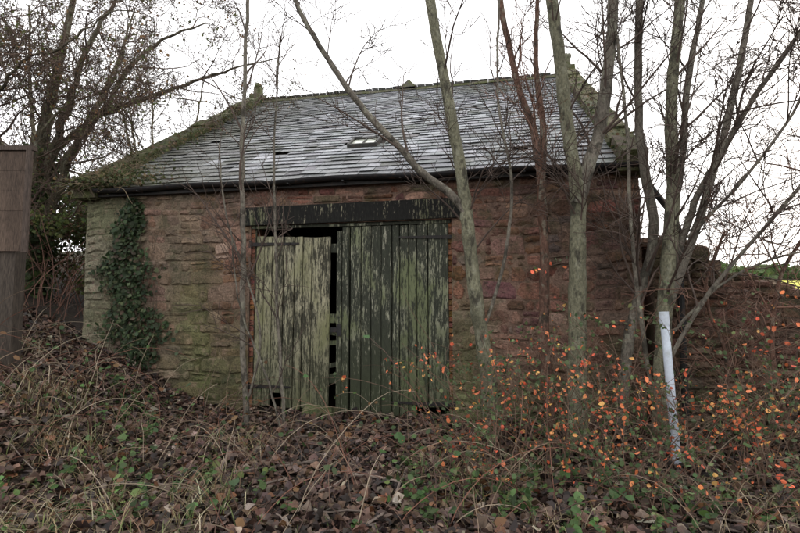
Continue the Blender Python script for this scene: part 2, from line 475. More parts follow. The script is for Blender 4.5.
mb.add([(x-.22,T-.2,RH-.0),(x+.22,T-.2,RH-.0),(x+.22,T+.2,RH),(x-.22,T+.2,RH),(x-.03,T-.05,RH+.24),(x+.03,T-.05,RH+.24),(x+.03,T+.05,RH+.24),(x-.03,T+.05,RH+.24)],
 [(0,1,5,4),(1,2,6,5),(2,3,7,6),(3,0,4,7),(4,5,6,7)],(.10,.09,.08))
mb.obj('roof_ridge',M_moss,barn)
mb=MB()
def skew(x0,x1):
    for back in (False,True):
        w=-.22
        while w<LS:
            l=min(R.uniform(.45,.75),LS+.02-w); hh=.17+R.uniform(-.02,.025)
            v=[roofpt(a,b,h,back) for h in (-.12,hh) for b in (w+.005,w+l-.005) for a in (x0,x1)]
            v=[tuple(c+R.uniform(-.012,.012) for c in p) for p in v]
            mb.add(v,[(0,2,3,1),(4,5,7,6),(0,1,5,4),(2,6,7,3),(0,4,6,2),(1,3,7,5)],clampc((.15,.135,.095),R.uniform(.7,1.2),.01))
            w+=l
skew(-.10,.26); skew(SL-.26,SL+.06)
def rock(mb,c,rx,ry,rz,col,seg=7,ring=4):
    vs=[];ph=R.uniform(0,6)
    for j in range(ring+1):
        th=math.pi*j/ring
        for i in range(seg):
            a=2*math.pi*i/seg+ph*.2; k=1+.16*math.sin(a*2+ph+j)+R.uniform(-.1,.1)
            vs.append((c[0]+rx*k*math.sin(th)**.7*math.cos(a),c[1]+ry*k*math.sin(th)**.7*math.sin(a),c[2]+rz*math.cos(th)*k))
    fs=[(j*seg+i,j*seg+(i+1)%seg,(j+1)*seg+(i+1)%seg,(j+1)*seg+i) for j in range(ring) for i in range(seg)]
    mb.add(vs,fs,col)
for x0,x1 in ((-.12,.30),(SL-.30,SL+.05)):
    box(mb,x0,x1,-.20,.15,EH-.22,EH-.02,(.10,.085,.06),.02)
for x in (.08,SL-.1):
    box(mb,x-.17,x+.17,T-.2,T+.2,RH-.1,RH+.2,(.15,.14,.11),.015)
    box(mb,x-.09,x+.09,T-.09,T+.09,RH+.2,RH+.42,(.17,.16,.12),.015)
    rock(mb,(x,T,RH+.46),.12,.12,.10,(.15,.15,.11))
mb.obj('gable_copings',M_moss,barn)
mb=MB()
def rb(a0,a1,w0,w1,h0,h1,col,tilt=0):
    v=[roofpt(a,b,h+(tilt if b==w0 else 0)) for h in (h0,h1) for b in (w0,w1) for a in (a0,a1)]
    mb.add(v,[(0,2,3,1),(4,5,7,6),(0,1,5,4),(2,6,7,3),(0,4,6,2),(1,3,7,5)],col)
a0,a1,w0,w1=SKs-.26,SKs+.26,SKw-.2,SKw+.26
rb(a0,a0+.04,w0,w1,.0,.09,(.05,.05,.045)); rb(a1-.04,a1,w0,w1,.0,.09,(.05,.05,.045))
rb(a0+.04,a1-.04,w0,w0+.04,.0,.085,(.05,.05,.045)); rb(a0+.04,a1-.04,w1-.04,w1,.0,.085,(.05,.05,.045))
rb(SKs-.012,SKs+.012,w0+.04,w1-.04,.02,.075,(.05,.05,.045))
mb.obj('skylight_frame',M_iron,barn)
mg=bpy.data.materials.new('skylight_glass'); mg.use_nodes=True
b=mg.node_tree.nodes['Principled BSDF']; b.inputs['Base Color'].default_value=(.55,.58,.5,1); b.inputs['Roughness'].default_value=.15
mb=MB(); rb(a0+.04,SKs-.013,w0+.04,w1-.04,.045,.055,(.5,.5,.5)); rb(SKs+.013,a1-.04,w0+.04,w1-.04,.045,.055,(.5,.5,.5))
mb.obj('skylight_glass',mg,barn)
def tube(mb,pts,rad,sides,col,cap=True):
    n=len(pts)
    P=[Vector(p) for p in pts]
    t0=(P[1]-P[0]).normalized()
    ref=Vector((0,0,1)) if abs(t0.z)<.9 else Vector((1,0,0))
    nrm=t0.cross(ref).normalized()
    vs=[]
    for i in range(n):
        t=(P[min(i+1,n-1)]-P[max(i-1,0)])
        if t.length<1e-7: t=t0
        t=t.normalized()
        nrm=(nrm-t*nrm.dot(t)); nrm=nrm.normalized() if nrm.length>1e-6 else t.orthogonal().normalized()
        bn=t.cross(nrm)
        r=rad[i]
        for k in range(sides):
            a=2*math.pi*k/sides
            rr_=r*(1+.07*math.sin(3*a+i*.35)) if sides>8 else r
            q=P[i]+(nrm*math.cos(a)+bn*math.sin(a))*rr_
            vs.append((q.x,q.y,q.z))
    fs=[(i*sides+k,i*sides+(k+1)%sides,(i+1)*sides+(k+1)%sides,(i+1)*sides+k) for i in range(n-1) for k in range(sides)]
    if cap and sides>3: fs+= [tuple(range(sides-1,-1,-1)),tuple((n-1)*sides+k for k in range(sides))]
    mb.add(vs,fs,col)
mb=MB()
n=24;v=[];
for i in range(n+1):
    x=.31+(SL-.36)*i/n; dz=-.014*math.sin(i*.9)-.012*(i/n)
    for k in range(9):
        a=math.pi+math.pi*k/8
        v.append((x,-.20+.065*math.cos(a),EH-.085+dz+.06*math.sin(a)))
mb.add(v,[(i*9+k,i*9+k+1,(i+1)*9+k+1,(i+1)*9+k) for i in range(n) for k in range(8)],(.018,.017,.018))
for i in range(1,10):
    x=.3+i*.82; box(mb,x-.012,x+.012,-.27,-.0,EH-.165,EH-.15,(.02,.02,.02))
box(mb,.3,SL-.3,-.13,-.105,EH-.19,EH-.05,(.02,.019,.018))
box(mb,.3,SL-.3,-.105,0.0,EH-.08,EH-.06,(.02,.019,.018))
DP=SL+.40
tube(mb,[(SL-.02,-.2,EH-.15),(SL+.05,-.15,EH-.35),(DP-.06,-.12,EH-.75),(DP,-.12,EH-.95),(DP,-.12,1.4),(DP,-.12,.2)],[.04]*6,8,(.02,.02,.02))
for z in (2.2,1.3): tube(mb,[(DP,-.12,z),(DP,-.12,z+.07)],[.052]*2,8,(.02,.02,.02))
mb.obj('gutter_and_downpipe',M_iron,barn)

# ------------------------------------------------------------------ boundary wall
mb=MB(); w0=Vector((3.20,6.18,0)); w1=Vector((13,5.5,0)); wd=(w1-w0); WL=wd.length; wd.normalize(); wn=Vector((wd.y,-wd.x,0))
def top(a):
    return 2.35-.42*sstep(.3,1.2,a)-.30*sstep(1.0,2.0,a)-.12*sstep(2,4,a)+.06*math.sin(a*5.1)+.06*math.sin(a*11+1)
mpw=lambda a,z,d:tuple(w0+wd*a+wn*(d+.03*vn(a,z))+Vector((0,0,z+.04*vn(a*1.1,z*.8))))
def innw(z0,z1):
    out=[];a=0;st=.12;cur=None
    while a<WL:
        if top(a)>z1-.03:
            if cur is None: cur=a
        elif cur is not None:
            if a-cur>.15: out.append((cur,a))
            cur=None
        a+=st
    if cur is not None: out.append((cur,WL))
    return out
def bwc(c,s,z):
    c=clampc(c,.8); c=mix(c,(.07,.08,.04),.5*sstep(.0,.8,vn(s,z,1.3)))
    return mix(c,(.06,.065,.035),.6*sstep(1.4,0,z))
panel(mb,courses(-.4,2.6,.08,.2),innw,mpw,bwc,proud=(.005,.07),wr=(.12,.38))
mpb=lambda a,z,d:tuple(w0+wd*a+wn*(-.42-d)+Vector((0,0,z)))
panel(mb,courses(-.4,2.6,.1,.22),innw,mpb,lambda c,s,z:c,proud=(.01,.05),wr=(.2,.45))
a=0
while a<WL-.1:
    for q in range(2):
        c=w0+wd*(a+R.uniform(-.05,.05))+wn*(-.1-.22*q+R.uniform(-.03,.03))
        rock(mb,(c.x,c.y,top(a)-.03+R.uniform(-.05,.04)),R.uniform(.07,.17),R.uniform(.07,.14),R.uniform(.04,.1),clampc(mix(R.choice(REDS),(.08,.09,.04),.35),R.uniform(.6,1.0)))
    a+=R.uniform(.15,.28)
wallroot=bpy.data.objects.new('stone_boundary_wall',None); scene.collection.objects.link(wallroot)
mb.obj('wall_stones_rubble',M_stone,wallroot)
mb=MB(); na=60
v=[];
for i in range(na+1):
    a=WL*i/na; tz=top(a)-.08
    for d,z in ((0,-.5),(0,tz),(-.42,tz),(-.42,-.5)): v.append(tuple(w0+wd*a+wn*(d)+Vector((0,0,z))))
mb.add(v,[(i*4+k,i*4+k+1,(i+1)*4+k+1,(i+1)*4+k) for i in range(na) for k in range(3)]+[(0,1,2,3)],(.12,.08,.062))
mb.obj('wall_core',M_mortar,wallroot)

# ------------------------------------------------------------------ trees
def cat(pts,sub=5,jit=0.0):
    P=[Vector(p) for p in pts]; out=[]
    for i in range(len(P)-1):
        p0=P[max(i-1,0)];p1=P[i];p2=P[i+1];p3=P[min(i+2,len(P)-1)]
        for k in range(sub):
            t=k/sub
            q=.5*((2*p1)+(-p0+p2)*t+(2*p0-5*p1+4*p2-p3)*t*t+(-p0+3*p1-3*p2+p3)*t**3)
            if jit: q=q+Vector((R.uniform(-jit,jit),R.uniform(-jit,jit),0))
            out.append(q)
    out.append(P[-1]); return out
def limb(mb,pts,r0,r1,sides=9,col=(.15,.14,.11),jit=.007,flare=0,bump=.07):
    P=cat(pts,7,jit); n=len(P)
    rad=[(r0+(r1-r0)*(i/(n-1)))*(1+R.uniform(-bump,bump))+(flare*math.exp(-i*.6)) for i in range(n)]
    tube(mb,P,rad,sides,col); return P,rad
def branchlets(mb,P,rad,n,L,level,col,up=.5,lo=.15,ang=(25,65),bend=.1,leafpts=None,minr=.0045,kids=(4,6)):
    N=len(P)
    for _ in range(n):
        u=R.uniform(lo,1.0); i=min(N-2,int(u*(N-1)))
        p=P[i].lerp(P[i+1],R.random()); t=(P[i+1]-P[i]).normalized()
        ax=t.orthogonal().normalized(); ax.rotate(Matrix.Rotation(R.uniform(0,6.283),3,t))
        d=t.copy(); d.rotate(Matrix.Rotation(math.radians(R.uniform(*ang)),3,ax))
        d=(d+Vector((0,0,up*R.uniform(.2,1)))).normalized()
        l=L*R.uniform(.5,1.25)*(1.15-.5*u)
        r=min(rad[i]*.6,l*.0105+.002); r=max(r,minr)
        steps=7 if level>0 else 4
        Q=[p.copy()];q=p.copy(); cv=Vector((R.gauss(0,.05),R.gauss(0,.05),R.gauss(0,.05)))
        for k in range(steps):
            d=(d+cv+Vector((R.gauss(0,bend),R.gauss(0,bend),R.gauss(0,bend)+up*.05))).normalized()
            q=q+d*(l/steps); Q.append(q.copy())
        rr=[r+(minr*.65-r)*(k/steps) for k in range(steps+1)]
        tube(mb,Q,rr,5 if r>.012 else 3,clampc(col,R.uniform(.75,1.2)),cap=False)
        if leafpts is not None and level==0: leafpts.extend(Q[2:])
        if level>0:
            branchlets(mb,Q,rr,R.randint(*kids),L*.5,level-1,col,up*.7,.2,ang,bend*1.2,leafpts,minr,kids)

GREY=(.175,.155,.125); GRN=(.185,.18,.12); RED=(.16,.09,.065); DK=(.080,.058,.047)
def tree(name): 
    o=bpy.data.objects.new(name,None); scene.collection.objects.link(o); return o
def finish(root,mbT,mbt):
    mbT.obj('trunk_and_limbs',M_bark,root,True); mbt.obj('twigs',M_bark2,root,True)

rt=tree('bare_tree'); A=MB();B=MB()
P,rd=limb(A,[(1.08,5.8,-.15),(1.02,5.8,.79),(.90,5.8,1.6),(.82,5.8,2.35),(.77,5.8,2.93),(.61,5.8,3.91),(.37,5.8,5.31),(.15,5.9,7.2)],.095,.055,12,GRN,flare=.04)
branchlets(B,P,rd,14,1.5,2,DK,.5,.35)
P,rd=limb(A,[(.80,5.8,2.62),(.60,5.78,2.88),(.25,5.75,3.14),(0,5.72,3.42),(-.38,5.7,3.82),(-.73,5.7,4.29),(-1.05,5.7,4.8),(-1.32,5.7,5.35),(-1.9,5.8,6.8)],.05,.025,9,GREY)
branchlets(B,P,rd,12,1.3,2,DK,.3,.15)
P,rd=limb(A,[(1.0,5.8,1.3),(1.2,5.7,2.0),(1.3,5.6,2.9),(1.15,5.6,4.0),(1.2,5.6,5.4)],.022,.012,6,GREY)
branchlets(B,P,rd,9,1.2,1,DK,.4,.2)
finish(rt,A,B)
rt=tree('bare_tree'); A=MB();B=MB()
P,rd=limb(A,[(1.84,6.0,-.1),(1.76,6.0,1.0),(1.78,6.0,2.1),(1.75,6.0,3.1),(1.68,6,3.73),(1.49,6,4.3),(1.28,6,5.44),(1.1,6,7)],.070,.03,9,RED)
branchlets(B,P,rd,12,1.3,2,RED,.5,.3)
P,rd=limb(A,[(1.75,6.0,3.0),(1.80,6,3.7),(1.72,6,4.5),(1.78,6.05,5.6)],.05,.025,7,RED); branchlets(B,P,rd,6,1.0,1,RED,.5,.3)
finish(rt,A,B)
rt=tree('bare_tree'); A=MB();B=MB()
P,rd=limb(A,[(1.98,5.6,-.15),(2.0,5.6,.6),(2.03,5.6,1.6),(2.04,5.6,2.3),(2.065,5.6,2.88),(1.94,5.6,3.83),(1.83,5.6,5.0),(1.65,5.7,6.8)],.112,.06,12,GRN,flare=.05)
branchlets(B,P,rd,13,1.5,2,DK,.5,.35)
P,rd=limb(A,[(2.05,5.6,2.7),(2.17,5.6,3.1),(2.34,5.6,3.6),(2.46,5.58,4.4),(2.53,5.55,5.18),(2.65,5.5,6.8)],.085,.05,10,GREY)
branchlets(B,P,rd,13,1.5,2,DK,.5,.2)
finish(rt,A,B)
rt=tree('bare_tree'); A=MB();B=MB()
P,rd=limb(A,[(2.5,5.7,-.1),(2.62,5.7,1.03),(2.8,5.7,1.7),(2.98,5.7,2.43),(2.87,5.7,3.39),(2.86,5.7,4.3),(2.9,5.7,5.25),(2.95,5.7,6.8)],.065,.04,9,GREY)
branchlets(B,P,rd,12,1.4,2,DK,.5,.3)
P,rd=limb(A,[(2.84,5.45,-.1),(2.9,5.5,.7),(2.98,5.5,1.6),(3.1,5.5,2.74),(3.14,5.5,3.91),(3.28,5.5,5.1),(3.4,5.5,6.8)],.10,.045,12,GRN,flare=.04)
branchlets(B,P,rd,14,1.5,2,DK,.5,.3)
for pts,r in (([(3.0,5.5,1.8),(3.2,5.5,2.3),(3.41,5.5,2.84),(3.68,5.45,3.3),(3.95,5.4,3.8),(4.56,5.3,4.7),(5.2,5.2,5.7)],.045),
              ([(2.95,5.5,1.4),(3.25,5.45,2.2),(3.5,5.4,3.0),(3.75,5.3,4.0),(3.95,5.2,5.2),(4.1,5.1,6.4)],.05),
              ([(3.05,5.5,2.4),(3.3,5.6,3.3),(3.45,5.7,4.2),(3.7,5.7,5.4),(3.8,5.7,6.6)],.045),
              ([(2.9,5.4,.9),(3.3,5.2,1.7),(3.9,5.0,2.5),(4.5,4.9,3.2),(5.2,4.8,3.8)],.024),
              ([(2.85,5.6,.5),(2.7,5.55,1.6),(2.62,5.5,2.6),(2.6,5.5,3.8),(2.45,5.5,5.4)],.028),
              ([(3.2,5.4,2.3),(3.7,5.2,2.9),(4.2,5.0,3.7),(4.5,4.9,4.8)],.02),
              ([(3.0,5.5,1.2),(3.45,5.3,1.75),(4.0,5.2,2.05),(4.7,5.0,2.2)],.018)):
    P,rd=limb(A,pts,r,r*.5,7,GREY); branchlets(B,P,rd,10,1.35,2,DK,.35,.2)
finish(rt,A,B)
rt=tree('bare_tree'); A=MB();B=MB()
P,rd=limb(A,[(4.9,5.0,-.1),(4.75,5.0,1.4),(4.8,5.0,2.6),(5.1,5,4.2),(5.0,5,6)],.045,.025,7,RED); branchlets(B,P,rd,16,1.6,2,RED,.2,.15,(35,80))
P,rd=limb(A,[(4.2,5.3,-.1),(4.0,5.3,1.0),(4.15,5.3,1.9),(4.6,5.2,2.6)],.03,.015,7,RED); branchlets(B,P,rd,12,1.2,2,RED,.1,.15,(35,85))
P,rd=limb(A,[(3.6,5.6,-.1),(3.7,5.6,.9),(3.5,5.6,1.7),(3.75,5.6,2.4)],.025,.012,7,RED); branchlets(B,P,rd,12,1.0,2,RED,.1,.15,(35,85))
finish(rt,A,B)
rt=tree('bare_sapling'); A=MB();B=MB()
P,rd=limb(A,[(-1.9,6.2,-.1),(-1.98,6.2,1.1),(-2.0,6.2,2.24),(-2.03,6.2,3.1),(-2.04,6.2,3.94),(-2.01,6.2,5.5),(-1.95,6.2,6.5)],.040,.02,7,GREY,.012); branchlets(B,P,rd,16,1.2,1,DK,.5,.25)
P,rd=limb(A,[(-1.92,6.2,.3),(-1.75,6.15,1.0),(-1.82,6.1,1.6),(-2.2,6.1,2.7),(-2.3,6.1,3.6)],.018,.01,5,GREY); branchlets(B,P,rd,6,.9,1,DK,.4,.2)
finish(rt,A,B)
rt=tree('bare_sapling'); A=MB();B=MB()
P,rd=limb(A,[(-1.4,6.1,-.1),(-1.5,6.1,1.2),(-1.56,6.1,2.24),(-1.6,6.1,3.6),(-1.55,6.1,5.0)],.024,.01,6,GREY,.01); branchlets(B,P,rd,14,1.1,1,DK,.4,.2)
P,rd=limb(A,[(-1.42,6.1,-.1),(-1.62,6.0,.7),(-1.95,6.0,1.5),(-2.1,6.0,2.5)],.016,.008,5,GREY); branchlets(B,P,rd,6,.8,1,DK,.4,.2)
finish(rt,A,B)

rt=tree('old_hawthorn_tree'); A=MB();B=MB(); lp=[]
OC=(.12,.105,.07)
limbs=[([(-7.25,9.5,.9),(-7.2,9.5,2.2),(-7.25,9.5,3.6),(-7.05,9.5,5.2),(-6.8,9.5,6.6),(-6.5,9.5,8.3)],.23,.04),
 ([(-7.2,9.5,2.4),(-6.7,9.4,3.6),(-6.35,9.3,4.5),(-5.7,9.2,5.3),(-4.9,9.1,6.4),(-3.7,9.0,6.9)],.10,.012),
 ([(-7.15,9.5,3.4),(-6.5,9.2,5.0),(-6.0,9,6.3),(-5.2,8.9,7.6)],.09,.02),
 ([(-7.2,9.5,2.9),(-7.8,9.3,4.4),(-8.0,9.1,6.0),(-7.9,9,7.6)],.11,.03),
 ([(-7.2,9.5,2.0),(-6.9,8.9,2.9),(-6.5,8.5,3.7),(-6.1,8.2,4.5),(-5.2,8.0,5.3)],.06,.010),
 ([(-7.2,9.5,3.0),(-7.5,8.6,4.3),(-7.3,7.9,5.3),(-6.5,7.5,6.2)],.08,.015),
 ([(-7.1,9.5,3.2),(-7.0,8.2,4.6),(-6.1,7.6,5.4),(-5.2,7.3,5.5),(-4.3,7.0,5.9),(-3.5,6.9,5.7)],.035,.004),
 ([(-7.1,9.5,4.2),(-6.3,9.8,5.3),(-5.2,10.2,6.0),(-3.9,10.4,6.6),(-2.6,10.5,7.0)],.07,.008)]
for pts,a,b in limbs:
    P,rd=limb(A,pts,a,b,10,OC,.035,bump=.12); branchlets(B,P,rd,17,1.9,3,(.095,.066,.05),.1,.2,(30,85),.17,lp,.0055,(3,5))
finish(rt,A,B)
idx=NP.choice(len(lp),size=min(7000,len(lp)),replace=False)
C=np.array([[*lp[i]] for i in idx])+NP.normal(0,.04,(len(idx),3))
V,F,Cc=leafmesh(C,NP.normal(size=(len(C),3)),NP.uniform(.02,.055,len(C)),pal(len(C),[(.10,.11,.035),(.19,.11,.05),(.07,.08,.03)],[4,3,3]))
mkobj('clinging_leaves',V,F,Cc,M_leaf,rt)
C=[];Nn=[]
for _ in range(2300):
    z=R.uniform(1.2,4.6); a=R.uniform(0,6.283); rr=.26+abs(R.gauss(0,.10))
    C.append((-7.2+rr*math.cos(a),9.5+rr*math.sin(a),z)); Nn.append((math.cos(a)+R.gauss(0,.4),math.sin(a)+R.gauss(0,.4),.3))
V,F,Cc=leafmesh(np.array(C),np.array(Nn),NP.uniform(.05,.1,len(C)),pal(len(C),[(.06,.085,.025),(.035,.055,.018)],[1,1]),.8)
mkobj('ivy_on_trunk',V,F,Cc,M_leaf,rt)
for (bx,by) in ((-10.5,14),(-9.0,18)):
    rt=tree('background_tree'); A=MB();B=MB(); g=gz(bx,by)
    for k in range(4):
        dx,dy=R.uniform(-2.5,2.5),R.uniform(-1.5,1.5)
        P,rd=limb(A,[(bx,by,g-.2),(bx+dx*.1,by,g+1.8),(bx+dx*.45,by+dy*.4,g+3.6),(bx+dx*.8,by+dy*.8,g+5.6),(bx+dx,by+dy,g+7.5)],.10,.02,8,OC,.03)
        branchlets(B,P,rd,11,2.2,2,(.09,.07,.06),.3,.2,(30,80),.14,None,.008,(4,5))
    finish(rt,A,B)

# ------------------------------------------------------------------ undergrowth
def blobleaves(n,regions,size,cols,w,asp=.55):
    C=[];
    for _ in range(n):
        (x,y,z,rx,ry,rz)=R.choice(regions)
        a=Vector((R.gauss(0,1),R.gauss(0,1),R.gauss(0,1))).normalized()*(R.random()**.45)
        p=(x+a.x*rx,y+a.y*ry,z+a.z*rz)
        if p[2]>gz(p[0],p[1])-.02: C.append(p)
    C=np.array(C)
    return leafmesh(C,NP.normal(size=(len(C),3))+np.array([0,-.3,.7]),NP.uniform(size[0],size[1],len(C)),pal(len(C),cols,w,.35),asp)
regs=[]
for _ in range(60):
    x=R.uniform(-10.5,-5.9); y=R.uniform(8.6,12.5)
    g=gz(x,y); regs.append((x,y,g+R.uniform(.2,1.9)+max(0,(y-9)*.25),R.uniform(.3,.7),R.uniform(.3,.6),R.uniform(.25,.55)))
V,F,Cc=blobleaves(26000,regs,(.04,.09),[(.10,.13,.04),(.06,.085,.03),(.15,.17,.055),(.14,.085,.05)],[4,3,2,2])
th=tree('bramble_thicket'); mkobj('thicket_leaves',V,F,Cc,M_leaf,th)
B=MB()
for _ in range(260):
    x=R.uniform(-10,-5.6);y=R.uniform(7.8,12);g=gz(x,y)
    d=Vector((R.gauss(0,.5),R.gauss(0,.4),1)).normalized();q=Vector((x,y,g-.05));Q=[q.copy()];l=R.uniform(1.2,3.2)
    for k in range(8):
        d=(d+Vector((R.gauss(0,.12),R.gauss(0,.12),-.07*k*.6))).normalized(); q=q+d*l/8; Q.append(q.copy())
    tube(B,Q,[.009-.0007*k for k in range(9)],3,clampc((.14,.075,.055),R.uniform(.6,1.3)),False)
B.obj('thicket_stems',M_bark2,th)

C=[]
for _ in range(9000):
    x=R.uniform(12,170); y=66+R.gauss(0,1.2); C.append((x,y,gz(x,66)+R.random()*(1.7+.4*math.sin(x*.9)+.3*math.sin(x*.31))))
C=np.array(C)
V,F,Cc=leafmesh(C,NP.normal(size=(len(C),3)),NP.uniform(.4,.8,len(C)),pal(len(C),[(.12,.17,.07),(.08,.12,.05)],[1,1]),.8)
mkobj('hedge',V,F,Cc,M_leaf)

# ------------------------------------------------------------------ ivy on barn wall
C=[];Nn=[]
cnt=0
while cnt<3600:
    z=R.uniform(.35,3.2); cen=.90+.10*math.sin(z*2.2)-.05*(z-1.5)
    hw=.40*sstep(3.5,1.9,z)*(.62+.38*sstep(.2,1.2,z))+.04
    hw*=1+.30*math.sin(z*7)+.16*math.sin(z*19)
    s=cen+R.gauss(0,.55)*hw
    if abs(s-cen)>hw*1.3: continue
    dep=.03+abs(R.gauss(0,.06))*(1-.5*min(1,abs(s-cen)/hw))
    C.append(B2W(s,-dep,z)); n=BM.to_3x3()@Vector((R.gauss(0,.5),-1,R.gauss(.25,.5))); Nn.append(tuple(n)); cnt+=1
V,F,Cc=leafmesh(np.array(C),np.array(Nn),NP.uniform(.03,.075,len(C)),pal(len(C),[(.045,.07,.03),(.03,.05,.022),(.085,.11,.05),(.08,.06,.04)],[5,4,2,1.5],.35),.75,.15)
ivy=tree('ivy_plant'); mkobj('ivy_leaves',V,F,Cc,M_leaf,ivy)
B=MB()
for _ in range(26):
    s=.9+R.uniform(-.35,.35);Q=[];z=.3
    L_=R.uniform(1.2,2.9)
    for k in range(10):
        Q.append(Vector(B2W(s,-.05-.01*R.random(),z+L_*k/9))); s+=R.gauss(0,.05)
    tube(B,Q,[.007-.0005*k for k in range(10)],4,(.09,.07,.05),False)
B.obj('ivy_stems',M_bark2,ivy)

C=[];
for _ in range(4400):
    r=R.random()
    if r<.5: s=abs(R.gauss(0,.6))-.12; w=-.28+abs(R.gauss(0,.28))
    elif r<.8: s=R.uniform(-.1,.25)+abs(R.gauss(0,.25)); w=R.random()**1.2*LS
    else: s=SL+R.uniform(-.3,.08); w=R.random()*LS
    p=roofpt(s,w,.08+abs(R.gauss(0,.07))); C.append(B2W(*p))
C=np.array(C)
V,F,Cc=leafmesh(C,NP.normal(size=(len(C),3))+np.array([0,-.3,.8]),NP.uniform(.025,.07,len(C)),pal(len(C),[(.08,.09,.035),(.14,.105,.06),(.055,.07,.03)],[3,2.5,2]))
rp=tree('roof_weeds'); mkobj('weed_leaves',V,F,Cc,M_leaf,rp)
B=MB()
for _ in range(620):
    r=R.random()
    if r<.65: s=abs(R.gauss(0,.5))-.12; w=R.uniform(-.28,.8)
    elif r<.85: s=R.uniform(-.1,.4); w=R.random()*LS
    else: s=SL+R.uniform(-.3,.06); w=R.random()*LS
    p=Vector(B2W(*roofpt(s,w,.08)));d=Vector((R.gauss(0,.5),R.gauss(-.25,.4),R.uniform(-.1,1))).normalized();Q=[p]
    l=R.uniform(.12,.5)
    for k in range(4):
        d=(d+Vector((R.gauss(0,.15),R.gauss(0,.15),-.3))).normalized(); p=p+d*l/4; Q.append(p)
    tube(B,Q,[.005,.0045,.004,.003,.002],3,clampc(R.choice([(.20,.16,.10),(.11,.08,.055),(.10,.11,.05)])),False)
B.obj('weed_stems',M_bark2,rp)

# ------------------------------------------------------------------ leaf litter
n=60000
X=NP.uniform(-8.5,7.5,n*2); Y=2.0+6.2*NP.random(n*2)**1.15
loc=[]
for x,y in zip(X,Y):
    t=(x-BL[0])*.199+(y-BL[1])*.98
    if t>-.04 and x>-5.2 : continue
    if x>3.2 and y>6.12-.067*(x-3.2): continue
    dens=.75+.35*vn(x,y,.8)
    if R.random()>dens: continue
    loc.append((x,y))
loc=loc[:n]
C=np.array([(x,y,gz(x,y)+abs(R.gauss(0,.028))+.008) for x,y in loc])
sz=NP.uniform(.03,.105,len(C))
V,F,Cc=leafmesh(C,NP.normal(0,.5,size=(len(C),3))+np.array([0,0,1]),sz,
  pal(len(C),[(.095,.058,.042),(.06,.036,.028),(.14,.082,.055),(.17,.125,.095),(.025,.017,.014),(.28,.23,.18),(.17,.075,.035)],[6,6,4,2.0,7,.9,1.0],.35),.62,.5)  # near-black leaf tone paints in the shaded gaps between leaves
mkobj('leaf_litter',V,F,Cc,M_litter)

def blades(n,regf,hr,cols,w,wid=.0045,droop=.25):
    vs=[];fs=[];cs=[]
    cc=pal(n,cols,w,.3)
    for i in range(n):
        x,y=regf(); z=gz(x,y); h=R.uniform(*hr)
        a=R.uniform(0,6.283); lean=R.uniform(.1,.7)
        dx,dy=math.cos(a),math.sin(a); px,py=-dy,dx
        P=Vector((x,y,z)); d=Vector((dx*lean,dy*lean,1)).normalized(); o=len(vs)
        ww=wid*R.uniform(.6,1.4)
        for k in range(5):
            q=ww*(1-k/4.6)
            vs.append((P.x-px*q,P.y-py*q,P.z)); vs.append((P.x+px*q,P.y+py*q,P.z)); cs+= [tuple(cc[i])]*2
            P=P+d*h/4; d=(d+Vector((dx*droop,dy*droop,-droop*1.3*(k+1)*.6))).normalized()
        for k in range(4): fs.append((o+2*k,o+2*k+1,o+2*k+3,o+2*k+2))
    return vs,fs,cs
tc=[(R.uniform(-4.6,-1.3),R.uniform(3.2,5.8)) for _ in range(26)]+[(R.uniform(-6,-3.5),R.uniform(5,7.3)) for _ in range(12)]+[(R.uniform(-1,3.5),R.uniform(3,5)) for _ in range(7)]+[(-2.2,3.7),(-1.5,3.9),(-1.6,4.0)]
def rg():
    c=R.choice(tc); return c[0]+R.gauss(0,.17),c[1]+R.gauss(0,.17)
v,f,c=blades(2500,rg,(.12,.42),[(.30,.24,.14),(.17,.125,.075),(.12,.15,.05),(.46,.40,.27)],[4,4,2.5,1.3])
mkobj('dead_grass',v,f,c,M_leaf)
def rg2(): return R.uniform(-5,5),R.uniform(2.8,6.6)
v,f,c=blades(1800,rg2,(.06,.22),[(.08,.12,.03),(.16,.13,.07)],[2,2.4],.004)
mkobj('grass',v,f,c,M_leaf)

C=[]
cent=[(-1.75,4.3),(-1.4,3.7),(-2.6,4.7),(-3.6,6.1),(.3,3.7),(.7,4.1),(1.0,3.6),(.1,4.6),(1.6,4.5),(-2.9,5.4),(1.4,3.4),(2.2,3.7),(-3.0,4.0),(.9,3.9),(-3.3,6.6),(-2.1,4.0),(-2.2,3.4)]
stems=MB()
for cx,cy in cent:
    for _ in range(R.randint(5,11)):
        x=cx+R.gauss(0,.22);y=cy+R.gauss(0,.2);g=gz(x,y);h=R.uniform(.08,.32)
        p=Vector((x,y,g));d=Vector((R.gauss(0,.4),R.gauss(0,.4),1)).normalized();Q=[p]
        for k in range(5):
            p=p+d*h/5;Q.append(p);d=(d+Vector((R.gauss(0,.15),R.gauss(0,.15),-.1))).normalized()
            for _2 in range(2): C.append((p.x+R.gauss(0,.025),p.y+R.gauss(0,.025),p.z))
        tube(stems,Q,[.003]*6,3,(.09,.09,.04),False)
C=np.array(C)
V,F,Cc=leafmesh(C,NP.normal(0,.5,size=(len(C),3))+np.array([0,-.2,1]),NP.uniform(.025,.07,len(C)),pal(len(C),[(.06,.11,.035),(.09,.16,.05),(.045,.075,.028),(.16,.20,.07)],[4,3,3,1]),.6,.2)
np_=tree('nettle_patch'); mkobj('nettle_leaves',V,F,Cc,M_leaf,np_); stems.obj('nettle_stems',M_bark2,np_)

